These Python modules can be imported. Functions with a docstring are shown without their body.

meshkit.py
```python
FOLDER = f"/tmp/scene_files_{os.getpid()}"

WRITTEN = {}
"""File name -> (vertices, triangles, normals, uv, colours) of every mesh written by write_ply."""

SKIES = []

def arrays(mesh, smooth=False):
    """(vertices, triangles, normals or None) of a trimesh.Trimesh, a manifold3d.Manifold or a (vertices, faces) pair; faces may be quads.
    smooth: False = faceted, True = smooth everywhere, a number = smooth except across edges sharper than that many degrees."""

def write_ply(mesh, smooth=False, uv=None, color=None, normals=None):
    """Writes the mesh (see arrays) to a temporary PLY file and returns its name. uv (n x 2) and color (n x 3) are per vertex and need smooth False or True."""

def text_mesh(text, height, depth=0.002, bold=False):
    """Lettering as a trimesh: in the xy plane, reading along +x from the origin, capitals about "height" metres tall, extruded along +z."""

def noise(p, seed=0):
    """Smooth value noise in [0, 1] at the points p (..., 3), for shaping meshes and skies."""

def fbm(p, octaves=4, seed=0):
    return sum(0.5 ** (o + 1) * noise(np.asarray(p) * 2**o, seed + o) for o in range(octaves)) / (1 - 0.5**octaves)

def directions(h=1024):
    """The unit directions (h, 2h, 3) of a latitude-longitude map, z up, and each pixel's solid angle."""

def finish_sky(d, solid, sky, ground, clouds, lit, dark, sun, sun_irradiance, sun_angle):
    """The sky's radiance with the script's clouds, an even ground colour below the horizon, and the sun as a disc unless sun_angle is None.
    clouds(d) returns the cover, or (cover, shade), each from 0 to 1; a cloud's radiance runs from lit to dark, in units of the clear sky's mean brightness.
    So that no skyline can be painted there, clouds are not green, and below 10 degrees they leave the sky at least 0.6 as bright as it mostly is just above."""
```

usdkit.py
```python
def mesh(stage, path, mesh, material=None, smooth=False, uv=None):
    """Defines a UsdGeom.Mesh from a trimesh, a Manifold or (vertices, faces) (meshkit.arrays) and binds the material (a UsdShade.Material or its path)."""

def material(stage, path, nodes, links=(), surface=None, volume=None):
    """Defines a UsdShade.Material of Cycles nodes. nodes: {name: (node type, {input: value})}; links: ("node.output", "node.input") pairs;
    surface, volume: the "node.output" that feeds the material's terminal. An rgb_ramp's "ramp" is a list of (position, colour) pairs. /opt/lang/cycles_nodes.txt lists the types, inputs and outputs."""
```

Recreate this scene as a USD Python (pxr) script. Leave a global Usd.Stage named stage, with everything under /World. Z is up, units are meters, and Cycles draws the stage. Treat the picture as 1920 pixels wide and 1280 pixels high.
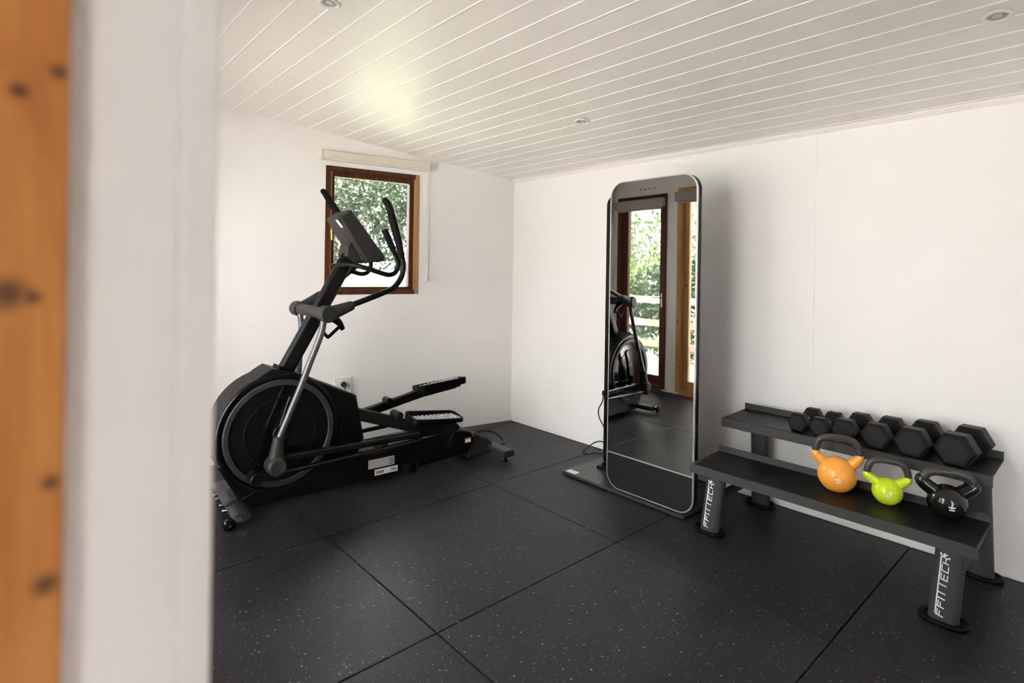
import math, random
import numpy as np
import trimesh, manifold3d
import mapbox_earcut as earcut
from shapely.geometry import Polygon, LineString, Point, box as sbox
from shapely.ops import unary_union
from shapely import affinity
from pxr import Usd, UsdGeom, UsdLux, UsdShade, Sdf, Gf
import usdkit, meshkit

stage = Usd.Stage.CreateInMemory()
UsdGeom.SetStageUpAxis(stage, 'Z'); UsdGeom.SetStageMetersPerUnit(stage, 1.0)
UsdGeom.Xform.Define(stage, '/World'); UsdGeom.Scope.Define(stage, '/World/Looks')
rng = np.random.default_rng(7)

# ---------------------------------------------------------------- camera, sky, exposure
EXPOSURE = 2.05
F_PX, ROLL, YAW, Y0 = 1041.0, math.radians(.89), math.radians(48.246), 508.5
CAM = np.array([3.619, -3.243, 1.3])
cam = UsdGeom.Camera.Define(stage, '/World/camera')
fw = np.array([-math.sin(YAW), math.cos(YAW), 0]); rt = np.array([math.cos(YAW), math.sin(YAW), 0]); up = np.array([0, 0, 1.])
cr, sr = math.cos(ROLL), math.sin(ROLL)
right = cr * rt + sr * up; upv = -sr * rt + cr * up
cam.AddTransformOp().Set(Gf.Matrix4d(*right, 0, *upv, 0, *(-fw), 0, *CAM, 1))
cam.CreateHorizontalApertureAttr(36.0); cam.CreateVerticalApertureAttr(24.0)
cam.CreateFocalLengthAttr(F_PX / 1920 * 36)
cam.CreateHorizontalApertureOffsetAttr(0.0); cam.CreateVerticalApertureOffsetAttr(-(640 - Y0) / 1920 * 36)
cam.CreateFStopAttr(2.4); cam.CreateFocusDistanceAttr(2.9)
cam.CreateClippingRangeAttr(Gf.Vec2f(.03, 500))
cam.CreateExposureAttr(EXPOSURE)
sky = UsdLux.DomeLight.Define(stage, '/World/sky_light')
sky.CreateIntensityAttr(1.0); sky.CreateColorAttr(Gf.Vec3f(.985, .98, 1.0))

sun = UsdLux.DistantLight.Define(stage, '/World/sun_light')          # high sun behind the cabin: lights the garden, never enters the room
sun.CreateIntensityAttr(4.6); sun.CreateAngleAttr(1.5); sun.CreateNormalizeAttr(True); sun.CreateColorAttr(Gf.Vec3f(1.0, .97, .94))
sun.AddRotateZOp().Set(155.0); sun.AddRotateXOp().Set(38.0)

# ---------------------------------------------------------------- materials
L = '/World/Looks/'
MAT = {}
def mat(name, nodes, links=(), surface='p.BSDF'):
    MAT[name] = usdkit.material(stage, L + name, nodes, links, surface=surface)
def plain(name, col, rough=.5, metal=0., spec=.5, bump=0., bscale=200, **kw):
    n = {'p': ('principled_bsdf', dict(base_color=col, roughness=rough, metallic=metal, specular_ior_level=spec, **kw))}
    l = []
    if bump:
        n['g'] = ('geometry', {}); n['n'] = ('noise_texture', dict(scale=bscale, detail=3)); n['b'] = ('bump', dict(strength=bump, distance=.002))
        l = [('g.position', 'n.vector'), ('n.fac', 'b.height'), ('b.normal', 'p.normal')]
    mat(name, n, l)
def painted(name, c1, c2, scale, rough, bump=.1, spec=.5, stretch=(1, 1, 1)):
    mat(name, {'g': ('geometry', {}), 'm': ('mapping', dict(scale=stretch)), 'n': ('noise_texture', dict(scale=scale, detail=4)), 'r': ('rgb_ramp', {'ramp': [(.3, c1), (.7, c2)]}),
               'n2': ('noise_texture', dict(scale=160, detail=2)), 'b': ('bump', dict(strength=bump, distance=.001)),
               'p': ('principled_bsdf', dict(roughness=rough, specular_ior_level=spec))},
        [('g.position', 'm.vector'), ('m.vector', 'n.vector'), ('n.fac', 'r.fac'), ('r.color', 'p.base_color'), ('m.vector', 'n2.vector'), ('n2.fac', 'b.height'), ('b.normal', 'p.normal')])
painted('wall_paint', (.865, .845, .83), (.89, .87, .855), 2.2, .62, .12, .3)
painted('ceiling_paint', (.865, .82, .79), (.885, .84, .81), 3, .40, .05, .26, (.3, 1, 1))
plain('groove_highlight_white', (.97, .96, .95), .4)  # whiter than the planks: light along the grooves put into the colour
painted('trim_paint', (.84, .805, .775), (.90, .87, .84), 9, .5, .25, .4, (1, 1, .25))
painted('rubber_plain', (.016, .016, .017), (.024, .024, .025), 12, .55, .2, .4)
def rubber_tile(name, lo, hi):
    mat(name, {'g': ('geometry', {}), 'v': ('voronoi_texture', dict(scale=62, randomness=1.0)), 'sp': ('separate_color', {}),
        'lt': ('math', dict(math_type='less_than', value2=.22)), 'gt': ('math', dict(math_type='greater_than', value2=.80)), 'mul': ('math', dict(math_type='multiply')),
        'v2': ('voronoi_texture', dict(scale=150, randomness=1.0)), 'sp2': ('separate_color', {}),
        'lt2': ('math', dict(math_type='less_than', value2=.27)), 'gt2': ('math', dict(math_type='greater_than', value2=.87)), 'mul2': ('math', dict(math_type='multiply')),
        'mx': ('math', dict(math_type='maximum')), 'sc': ('math', dict(math_type='multiply')),
        'n': ('noise_texture', dict(scale=2.3, detail=5, roughness=.62)), 'r': ('rgb_ramp', {'ramp': [(.3, lo), (.72, hi)]}),
        'mix': ('mix_color', dict(b=(.27, .27, .28))), 'rr': ('map_range', dict(from_min=.3, from_max=.75, to_min=.38, to_max=.52)),
        'n3': ('noise_texture', dict(scale=340, detail=2)), 'b': ('bump', dict(strength=.35, distance=.0012)),
        'p': ('principled_bsdf', dict(specular_ior_level=.27))},
        [('g.position', 'v.vector'), ('v.color', 'sp.color'), ('v.distance', 'lt.value1'), ('sp.r', 'gt.value1'), ('lt.value', 'mul.value1'), ('gt.value', 'mul.value2'),
         ('g.position', 'v2.vector'), ('v2.color', 'sp2.color'), ('v2.distance', 'lt2.value1'), ('sp2.r', 'gt2.value1'), ('lt2.value', 'mul2.value1'), ('gt2.value', 'mul2.value2'),
         ('mul.value', 'mx.value1'), ('mul2.value', 'mx.value2'), ('mx.value', 'sc.value1'), ('sp.g', 'sc.value2'),
         ('g.position', 'n.vector'), ('n.fac', 'r.fac'), ('r.color', 'mix.a'), ('sc.value', 'mix.fac'), ('mix.result', 'p.base_color'),
         ('n.fac', 'rr.value'), ('rr.result', 'p.roughness'), ('g.position', 'n3.vector'), ('n3.fac', 'b.height'), ('b.normal', 'p.normal')])
rubber_tile('rubber_tile_a', (.007, .007, .0080), (.021, .0212, .0262)); rubber_tile('rubber_tile_b', (.008, .008, .0092), (.024, .0243, .0298))
def wood(name, c1, c2, c3, rough=.45, grain=(9, 9, .7), knots=False, spec=.4):
    n = {'g': ('geometry', {}), 'm': ('mapping', dict(scale=grain)), 'n': ('noise_texture', dict(scale=3, detail=5, roughness=.6, distortion=.8)),
         'r': ('rgb_ramp', {'ramp': [(.28, c1), (.5, c2), (.72, c3)]}), 'b': ('bump', dict(strength=.15, distance=.001)), 'p': ('principled_bsdf', dict(roughness=rough, specular_ior_level=spec))}
    l = [('g.position', 'm.vector'), ('m.vector', 'n.vector'), ('n.fac', 'r.fac'), ('n.fac', 'b.height'), ('b.normal', 'p.normal')]
    if knots:
        n |= {'m2': ('mapping', dict(scale=(1, 1.6, 1), location=(.3, .17, .05))), 'v': ('voronoi_texture', dict(scale=5.5, randomness=1.0)), 'kr': ('rgb_ramp', {'ramp': [(0, (.8, .8, .8)), (.08, (.5, .5, .5)), (.16, (0, 0, 0))]}),
              'mix': ('mix_color', dict(b=(.035, .016, .008)))}
        l += [('g.position', 'm2.vector'), ('m2.vector', 'v.vector'), ('v.distance', 'kr.fac'), ('kr.color', 'mix.fac'), ('r.color', 'mix.a'), ('mix.result', 'p.base_color')]
    else:
        l += [('r.color', 'p.base_color')]
    mat(name, n, l)
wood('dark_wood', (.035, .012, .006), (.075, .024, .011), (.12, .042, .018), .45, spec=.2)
wood('lit_wood', (.30, .15, .055), (.42, .22, .085), (.5, .28, .12), .4)  # brighter copy of the window wood, with the light put into its colour
wood('pine_wood', (.42, .20, .07), (.56, .30, .11), (.64, .38, .17), .45, (6, 6, .8), True)
KN = [((3.198, -3.247, 1.283), .012), ((3.197, -3.2255, 1.413), .006), ((3.198, -3.243, 1.398), .006), ((3.197, -3.228, 1.113), .008), ((3.197, -3.2265, 1.172), .006), ((3.197, -3.236, 1.281), .006), ((3.198, -3.262, 1.36), .01), ((3.197, -3.258, 1.08), .01)]
n_ = {'g': ('geometry', {}), 'm': ('mapping', dict(scale=(14, 14, 1.6))), 'n': ('noise_texture', dict(scale=3, detail=5, roughness=.6, distortion=1.2)), 'r': ('rgb_ramp', {'ramp': [(.3, (.42, .13, .024)), (.5, (.54, .20, .042)), (.7, (.62, .26, .065))]}),
      'b': ('bump', dict(strength=.15, distance=.001)), 'p': ('principled_bsdf', dict(roughness=.45)), 'mix': ('mix_color', dict(b=(.03, .012, .006)))}
l_ = [('g.position', 'm.vector'), ('m.vector', 'n.vector'), ('n.fac', 'r.fac'), ('n.fac', 'b.height'), ('b.normal', 'p.normal'), ('r.color', 'mix.a'), ('mix.result', 'p.base_color')]
prev = None
for i_, (c_, r_) in enumerate(KN):
    n_[f'd{i_}'] = ('vector_math', dict(math_type='distance', vector2=c_)); n_[f'q{i_}'] = ('map_range', dict(from_min=r_ * .35, from_max=r_ * 1.1, to_min=.78, to_max=0., clamp=True))
    l_ += [('g.position', f'd{i_}.vector1'), (f'd{i_}.value', f'q{i_}.value')]
    if prev: n_[f'x{i_}'] = ('math', dict(math_type='maximum')); l_ += [(prev, f'x{i_}.value1'), (f'q{i_}.result', f'x{i_}.value2')]; prev = f'x{i_}.value'
    else: prev = f'q{i_}.result'
mat('pine_post', n_, l_ + [(prev, 'mix.fac')])
wood('deck_wood', (.42, .33, .27), (.50, .41, .35), (.56, .48, .42), .6, (1.2, 9, 9))
wood('rail_wood', (.30, .21, .15), (.40, .30, .22), (.46, .36, .27), .6, (1, 8, 8))
wood('bark', (.09, .065, .045), (.16, .12, .085), (.24, .19, .14), .8, (5, 5, 1.2))
plain('brass', (.62, .42, .16), .3, 1.)
plain('black_plastic', (0.002, 0.002, 0.0022), .42, spec=.12, bump=.12, bscale=500)
plain('black_satin', (0.004, 0.004, 0.0043), .33, spec=.18)
plain('black_gloss', (0.003, 0.003, 0.0032), .07)
plain('dark_gloss', (.003, .003, .0033), .22, spec=.35)
plain('grey_plastic', (0.02, 0.0195, 0.0185), .5, spec=.28, bump=.15, bscale=420)
plain('console_grey', (0.022, 0.021, 0.0195), .5, spec=.28, bump=.15, bscale=420)
plain('ring_grey', (0.03, 0.03, 0.031), .4, spec=.3)
plain('tube_metal', (.12, .12, .124), .3, .65)
plain('bar_grey', (0.04, 0.04, 0.041), .35, .3)
plain('grip_foam', (0.003, 0.003, 0.003), .75, spec=.18, bump=.3, bscale=600)
plain('tread_grey', (0.16, 0.16, 0.17), .4)
plain('stud_grey', (.46, .46, .47), .35)
plain('sticker_white', (.72, .70, .68), .5)
plain('sticker_red', (.55, .12, .06), .5)
plain('sticker_grey', (.42, .40, .39), .5)
plain('ink_dark', (.06, .06, .065), .6)
plain('rack_metal', (0.065, 0.065, 0.066), .6, spec=.08, bump=.25, bscale=700)
plain('shelf_rubber', (.0055, .0055, .0058), .38, spec=.22, bump=.15, bscale=600)
plain('plate_metal', (.035, .035, .036), .34)
plain('leg_metal', (0.05, 0.05, 0.053), .45, spec=.25, bump=.2, bscale=700)
plain('text_white', (.85, .85, .86), .5)
plain('hex_rubber', (0.0085, 0.008, 0.0078), .48, spec=.2, bump=.25, bscale=350)
plain('hex_face', (0.015, 0.015, 0.0152), .42, spec=.2, bump=.3, bscale=180)
plain('chrome', (.8, .8, .82), .12, 1.)
plain('orange_vinyl', (1.0, 0.41, 0.065), .22, spec=.5)
plain('lime_vinyl', (0.6, 0.78, 0.025), .22, spec=.5)
plain('black_vinyl', (.006, .006, .0065), .1, spec=.6)
plain('handle_metal', (0.055, 0.052, 0.048), .33, .25, bump=.35, bscale=420)
plain('mirror_glass', (0.56, 0.555, 0.55), .0, 1.)
plain('rim_silver', (.72, .72, .73), .3, .8)
plain('panel_dark', (0.012, 0.012, 0.013), .35)
plain('white_plastic', (.78, .77, .74), .35)
plain('blind_cream', (.72, .66, .56), .45)
plain('blind_grey', (.36, .33, .29), .6)
plain('cable_black', (0.005, 0.005, 0.005), .5)
plain('lamp_dark', (0.35, 0.34, 0.32), .3)
plain('lamp_glass', (.6, .6, .58), .15)
plain('roof_felt', (.12, .12, .12), .8)
plain('cladding', (.3, .22, .15), .7)
painted('lawn', (.13, .165, .085), (.22, .235, .165), 6, .9, .4)
painted('gravel', (.62, .58, .53), (.74, .70, .65), 30, .9, .5)
mat('pane', {'f': ('fresnel', dict(IOR=1.45)), 't': ('transparent_bsdf', dict(color=(.97, .98, .97))), 'g': ('glossy_bsdf', dict(color=(1, 1, 1), roughness=0.)), 'p': ('mix_closure', {})},
    [('f.fac', 'p.fac'), ('t.BSDF', 'p.closure1'), ('g.BSDF', 'p.closure2')], surface='p.closure')
def leaf(name, stops, trans):
    mat(name, {'g': ('geometry', {}), 'r': ('rgb_ramp', {'ramp': stops}), 'p': ('principled_bsdf', dict(roughness=.38, specular_ior_level=.5)), 't': ('translucent_bsdf', {}), 'x': ('mix_closure', dict(fac=trans))},
        [('g.random_per_island', 'r.fac'), ('r.color', 'p.base_color'), ('r.color', 't.color'), ('p.BSDF', 'x.closure1'), ('t.BSDF', 'x.closure2')], surface='x.closure')
leaf('leaf_mid', [(0, (.012, .026, .008)), (.45, (.045, .075, .022)), (.7, (.16, .19, .08)), (1, (.55, .48, .40))], .3)
leaf('leaf_green', [(0, (.010, .026, .009)), (.6, (.04, .075, .025)), (.85, (.14, .18, .08)), (1, (.42, .42, .30))], .3)
leaf('leaf_yellow', [(0, (.07, .12, .02)), (.6, (.18, .22, .04)), (1, (.38, .34, .08))], .4)
leaf('leaf_pale', [(0, (.09, .13, .06)), (.6, (.17, .20, .10)), (1, (.34, .33, .22))], .4)

# ---------------------------------------------------------------- stage helpers
_used = {}
def numbered(parent, name):
    k = (str(parent), name); n = _used.get(k, 0); _used[k] = n + 1
    return name if n == 0 else f'{name}_{n:03d}'
def tag(p, label=None, cat=None, group=None, kind=None):
    p = p.GetPrim() if hasattr(p, 'GetPrim') else p
    for k, v in (('label', label), ('category', cat), ('group', group), ('kind', kind)):
        if v: p.SetCustomDataByKey(k, v)
    return p
def path_of(parent): return '/World' if parent is None else str(parent.GetPath())
def thing(name, label=None, cat=None, loc=(0, 0, 0), rotz=0., group=None, kind=None, tilt=None):
    x = UsdGeom.Xform.Define(stage, '/World/' + numbered('/World', name))
    x.AddTranslateOp().Set(Gf.Vec3d(*map(float, loc)))
    if rotz: x.AddRotateZOp().Set(float(rotz))
    if tilt: x.AddRotateXOp().Set(float(tilt))
    return tag(x, label, cat, group, kind)
def part(parent, name, m, material, smooth=35, label=None, kind=None):
    p = path_of(parent)
    o = usdkit.mesh(stage, p + '/' + numbered(p, name), m, MAT[material], smooth=smooth)
    return tag(o, label, None, None, kind)
def single(name, m, material, label=None, cat=None, group=None, kind=None, smooth=35):
    return tag(part(None, name, m, material, smooth), label, cat, group, kind)
def dup(src, loc, rotz=0., label=None, group=None):
    was = src.GetCustomData()
    name = src.GetName()
    x = UsdGeom.Xform.Define(stage, '/World/' + numbered('/World', name))
    x.GetPrim().GetReferences().AddInternalReference(src.GetPath())
    x.GetPrim().SetInstanceable(True)
    x.ClearXformOpOrder(); 
    x.GetPrim().GetAttribute('xformOp:translate').Set(Gf.Vec3d(*map(float, loc)))
    ops = [x.GetPrim().GetAttribute('xformOp:translate')]
    x.SetXformOpOrder([UsdGeom.XformOp(ops[0])])
    return tag(x, label or was.get('label'), was.get('category'), group or was.get('group'), was.get('kind'))

# ---------------------------------------------------------------- mesh helpers
def cat(*ms): return trimesh.util.concatenate([m for m in ms])
def tm(v, f): return trimesh.Trimesh(np.asarray(v, float), np.asarray(f, int), process=False)
def bx(c, d): 
    m = trimesh.creation.box(d); m.apply_translation(c); return m
def bx2(a, b): a, b = np.asarray(a, float), np.asarray(b, float); return bx((a + b) / 2, np.abs(b - a))
_ico = trimesh.creation.icosphere(2).vertices
def hull(pts):
    m = manifold3d.Manifold.hull_points(np.asarray(pts, float)).to_mesh()
    return tm(m.vert_properties[:, :3], m.tri_verts)
def rbox(c, d, r):
    c, d = np.asarray(c, float), np.asarray(d, float); h = np.maximum(d / 2 - r, 1e-5)
    return hull(np.vstack([c + np.array([x, y, z]) * h + _ico * r for x in (-1, 1) for y in (-1, 1) for z in (-1, 1)]))
def rot(m, ang, axis, p=(0, 0, 0)):
    m = m.copy(); m.apply_transform(trimesh.transformations.rotation_matrix(math.radians(ang), axis, p)); return m
def mv(m, t): m = m.copy(); m.apply_translation(t); return m
def cyl(p, q, r, seg=24, r2=None, bev=0.):
    """A capped cylinder or cone from p to q with a bevelled rim."""
    p, q = np.asarray(p, float), np.asarray(q, float); r2 = r if r2 is None else r2
    n = np.linalg.norm(q - p); d = (q - p) / n
    b = min(bev, r * .45, r2 * .45, n * .45)
    prof = [(0, r - b), (b, r), (n - b, r2), (n, r2 - b)] if b else [(0, r), (n, r2)]
    return _lathe(prof, p, d, seg)
def _frame(d):
    a = np.array([0, 0, 1.]) if abs(d[2]) < .9 else np.array([1., 0, 0])
    x = np.cross(a, d); x /= np.linalg.norm(x); return x, np.cross(d, x)
def _lathe(prof, p, d, seg=24):
    x, y = _frame(d); th = np.arange(seg) / seg * 2 * math.pi
    v = [p + d * h + (np.cos(th)[:, None] * x + np.sin(th)[:, None] * y) * r for h, r in prof]
    k = len(prof); v = np.vstack(v + [[p + d * prof[0][0]], [p + d * prof[-1][0]]]); f = []
    for i in range(k - 1):
        for j in range(seg):
            a, b = i * seg + j, i * seg + (j + 1) % seg
            f += [[a, b, b + seg], [a, b + seg, a + seg]]
    for j in range(seg):
        f += [[k * seg, (j + 1) % seg, j], [k * seg + 1, (k - 1) * seg + j, (k - 1) * seg + (j + 1) % seg]]
    return tm(v, f)
def lathe(prof, p=(0, 0, 0), d=(0, 0, 1), seg=32): return _lathe(prof, np.asarray(p, float), np.asarray(d, float), seg)
def spline(pts, n=6):
    P = np.asarray(pts, float)
    if len(P) < 3: return P
    Q = np.vstack([2 * P[0] - P[1], P, 2 * P[-1] - P[-2]]); out = []
    for i in range(1, len(Q) - 2):
        for t in np.arange(n) / n:
            a, b, c, d = Q[i - 1], Q[i], Q[i + 1], Q[i + 2]
            out.append(.5 * (2 * b + (c - a) * t + (2 * a - 5 * b + 4 * c - d) * t * t + (3 * b - a - 3 * c + d) * t ** 3))
    return np.vstack(out + [P[-1:]])
def tube(pts, r, seg=12, n=6, curve=True, flat=1.0, flat_axis=None, closed=False):
    """Tube along pts; r a number or one radius per point; rounded ends. flat squeezes it along flat_axis."""
    P = np.asarray(pts, float); R = np.full(len(P), float(r)) if np.ndim(r) == 0 else np.asarray(r, float)
    if curve:
        S = spline(np.hstack([P, R[:, None]]), n); P, R = S[:, :3], S[:, 3]
    if not closed:
        d0 = P[0] - P[1]; d0 /= np.linalg.norm(d0); d1 = P[-1] - P[-2]; d1 /= np.linalg.norm(d1)
        P = np.vstack([P[0] + d0 * R[0] * .35, P[0] + d0 * R[0] * .28, P, P[-1] + d1 * R[-1] * .28, P[-1] + d1 * R[-1] * .35]); R = np.r_[R[0] * .55, R[0] * .85, R, R[-1] * .85, R[-1] * .55]
    k = len(P); T = np.roll(P, -1, 0) - np.roll(P, 1, 0) if closed else np.gradient(P, axis=0)
    T /= np.linalg.norm(T, axis=1)[:, None]
    x, y = _frame(T[0]); th = np.arange(seg) / seg * 2 * math.pi; v = []
    for i in range(k):
        x = x - T[i] * (x @ T[i]); x /= np.linalg.norm(x); y = np.cross(T[i], x)
        o = (np.cos(th)[:, None] * x + np.sin(th)[:, None] * y) * R[i]
        if flat_axis is not None:
            a = np.asarray(flat_axis, float); o = o - np.outer(o @ a, a) * (1 - flat)
        v.append(P[i] + o)
    f = []
    for i in range(k if closed else k - 1):
        for j in range(seg):
            a, b, c, d = i * seg + j, i * seg + (j + 1) % seg, ((i + 1) % k) * seg + (j + 1) % seg, ((i + 1) % k) * seg + j
            f += [[a, b, c], [a, c, d]]
    if not closed:
        v += [P[:1], P[-1:]]
        for j in range(seg): f += [[k * seg, (j + 1) % seg, j], [k * seg + 1, (k - 1) * seg + j, (k - 1) * seg + (j + 1) % seg]]
    return tm(np.vstack(v), f)
def inset(P, d):
    P = np.asarray(P, float); a = P - np.roll(P, 1, 0); b = np.roll(P, -1, 0) - P
    a /= np.linalg.norm(a, axis=1)[:, None]; b /= np.linalg.norm(b, axis=1)[:, None]
    na, nb = np.stack([-a[:, 1], a[:, 0]], 1), np.stack([-b[:, 1], b[:, 0]], 1)
    s = na + nb; q = 1 + (na * nb).sum(1)
    return P + d * s / np.maximum(q, .35)[:, None]
def prism(P, h0, h1, bev=0., axes=(0, 1, 2), holes=()):
    """Extrudes polygon P (counter-clockwise made) from h0 to h1 along the third of axes, with bevelled rims."""
    P = np.asarray(P, float)
    if Polygon(P).exterior.is_ccw is False: P = P[::-1]
    H = [np.asarray(h, float) for h in holes]; H = [h[::-1] if Polygon(h).exterior.is_ccw else h for h in H]
    rings = [(h0, bev), (h0 + bev, 0), (h1 - bev, 0), (h1, bev)] if bev else [(h0, 0), (h1, 0)]
    loops = [P] + H; lens = [len(l) for l in loops]; n = sum(lens); v, f = [], []
    for h, b in rings:
        for l in loops: v.append(np.hstack([inset(l, b) if b else l, np.full((len(l), 1), h)]))
    for i in range(len(rings) - 1):
        o = 0
        for m in lens:
            for j in range(m):
                a, b = i * n + o + j, i * n + o + (j + 1) % m
                f += [[a, b, b + n], [a, b + n, a + n]]
            o += m
    flat = np.vstack([inset(l, bev) if bev else l for l in loops])
    t = earcut.triangulate_float64(flat, np.cumsum(lens).astype(np.uint32)).reshape(-1, 3).astype(int)
    ar = np.cross(flat[t[:, 1]] - flat[t[:, 0]], flat[t[:, 2]] - flat[t[:, 0]]); t[ar < 0] = t[ar < 0][:, ::-1]
    f = np.vstack([f, t[:, ::-1], t + n * (len(rings) - 1)]); v = np.vstack(v)
    out = np.empty_like(v); out[:, axes[0]], out[:, axes[1]], out[:, axes[2]] = v[:, 0], v[:, 1], v[:, 2]
    if axes in ((0, 2, 1), (1, 0, 2), (2, 1, 0)): f = f[:, ::-1]
    return tm(out, f)
YZX = (1, 2, 0)   # polygon in (y, z), extruded along x
XZY = (0, 2, 1)   # polygon in (x, z), extruded along y
def rrect(x0, y0, x1, y1, r, n=6):
    out = []
    for cx, cy, a in ((x1 - r, y0 + r, -90), (x1 - r, y1 - r, 0), (x0 + r, y1 - r, 90), (x0 + r, y0 + r, 180)):
        for i in range(n + 1):
            t = math.radians(a + 90 * i / n); out.append((cx + r * math.cos(t), cy + r * math.sin(t)))
    return np.array(out)
def ring_pts(cx, cy, r, n=64, a0=0, a1=360):
    t = np.radians(np.linspace(a0, a1, n, endpoint=(a1 - a0) < 360)); return np.stack([cx + r * np.cos(t), cy + r * np.sin(t)], 1)

# ---------------------------------------------------------------- the room
T10 = math.radians(10); LW = np.array([-math.sin(T10), -math.cos(T10)])        # direction of the left wall, away from the corner
K = .118; HC = 2.093                                                            # ceiling slope and its height at the right wall
XR = 6.3
REAR0 = np.array([3.17, -3.14]); RA = math.radians(3.3); RD = np.array([math.cos(RA), math.sin(RA)])
def rear_y(x): return REAR0[1] + (x - REAR0[0]) * math.tan(RA)
aL = 3.34 / math.cos(T10); PL = LW * aL
def left_x(y): return y * LW[0] / LW[1]
ylc = None
# corner of left and rear walls
A_ = np.array([LW, -RD]).T; s_ = np.linalg.solve(A_, REAR0); CL = LW * s_[0]
room = Polygon([(0, 0), (XR, 0), (XR, rear_y(XR)), tuple(CL)])

fl = thing('floor', kind='structure')
part(fl, 'subfloor', prism(np.array(room.buffer(.05, join_style=2).exterior.coords)[:-1], -.06, -.0135), 'rubber_plain', smooth=False)
xs = [.078 + .945 * i for i in range(-1, 7)]; ys = [-.021 - 1.041 * j for j in range(0, 5)]
xs = [-1.2] + xs; ys = [.05] + ys
for i in range(len(xs) - 1):
    for j in range(len(ys) - 1):
        q = sbox(xs[i] + .0022, ys[j + 1] + .0022, xs[i + 1] - .0022, ys[j] - .0022).intersection(room.buffer(-.004, join_style=2))
        if q.is_empty or q.area < .001 or q.geom_type != 'Polygon': continue
        q = q.simplify(.001); P = np.array(q.exterior.coords)[:-1]
        if not q.exterior.is_ccw: P = P[::-1]
        n = len(P); top = inset(P, .0022); dz = rng.uniform(-.0007, 0)
        v = np.vstack([np.c_[P, np.full(n, -.0133)], np.c_[P, np.full(n, -.0022 + dz)], np.c_[top, np.full(n, dz)]]); f = []
        for k in range(2):
            for a in range(n): b = (a + 1) % n; f += [[k * n + a, k * n + b, k * n + b + n], [k * n + a, k * n + b + n, k * n + a + n]]
        f += [[2 * n, 2 * n + a, 2 * n + a + 1] for a in range(1, n - 1)]
        part(fl, 'rubber_tile', tm(v, f), 'rubber_tile_a' if (i + j) % 2 else 'rubber_tile_b', smooth=False)

def wall_frame(o, ang, name): return thing(name, loc=(o[0], o[1], 0), rotz=ang, kind='structure')
# left wall: local x runs from the corner along the wall, local y = outward
ANG_L = math.degrees(math.atan2(LW[1], LW[0]))
WA0, WA1, WZ0, WZ1 = .884, 1.606, 1.110, 2.047
aEnd = s_[0] + .05
wl = wall_frame((0, 0), ANG_L, 'wall_left')
out_l = [(-.02, -.05), (aEnd, -.05), (aEnd, HC + K * aEnd * math.cos(T10) + .06), (-.02, HC + .06)]
hole = [(WA0, WZ0), (WA1, WZ0), (WA1, WZ1), (WA0, WZ1)]
# local y sign: with this rotation local +y points to world (cos,-sin) i.e. into the room or outwards
ly = np.array([-math.sin(math.radians(ANG_L)), math.cos(math.radians(ANG_L))]); INL = 1 if ly[0] > 0 else -1
part(wl, 'wall_board', prism(out_l, -.10 if INL > 0 else 0, 0 if INL > 0 else .10, axes=XZY, holes=[hole]), 'wall_paint', smooth=False)
# right wall: boards with hair joints
wr = thing('wall_right', kind='structure')
edges = [-.10, 2.461, 4.9, XR + .1]
for a, b in zip(edges[:-1], edges[1:]):
    part(wr, 'wall_board', prism([(a + .0002, -.05), (b - .0002, -.05), (b - .0002, HC + .05), (a + .0002, HC + .05)], 0, .1, bev=.0007, axes=XZY), 'wall_paint', smooth=False)
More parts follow.
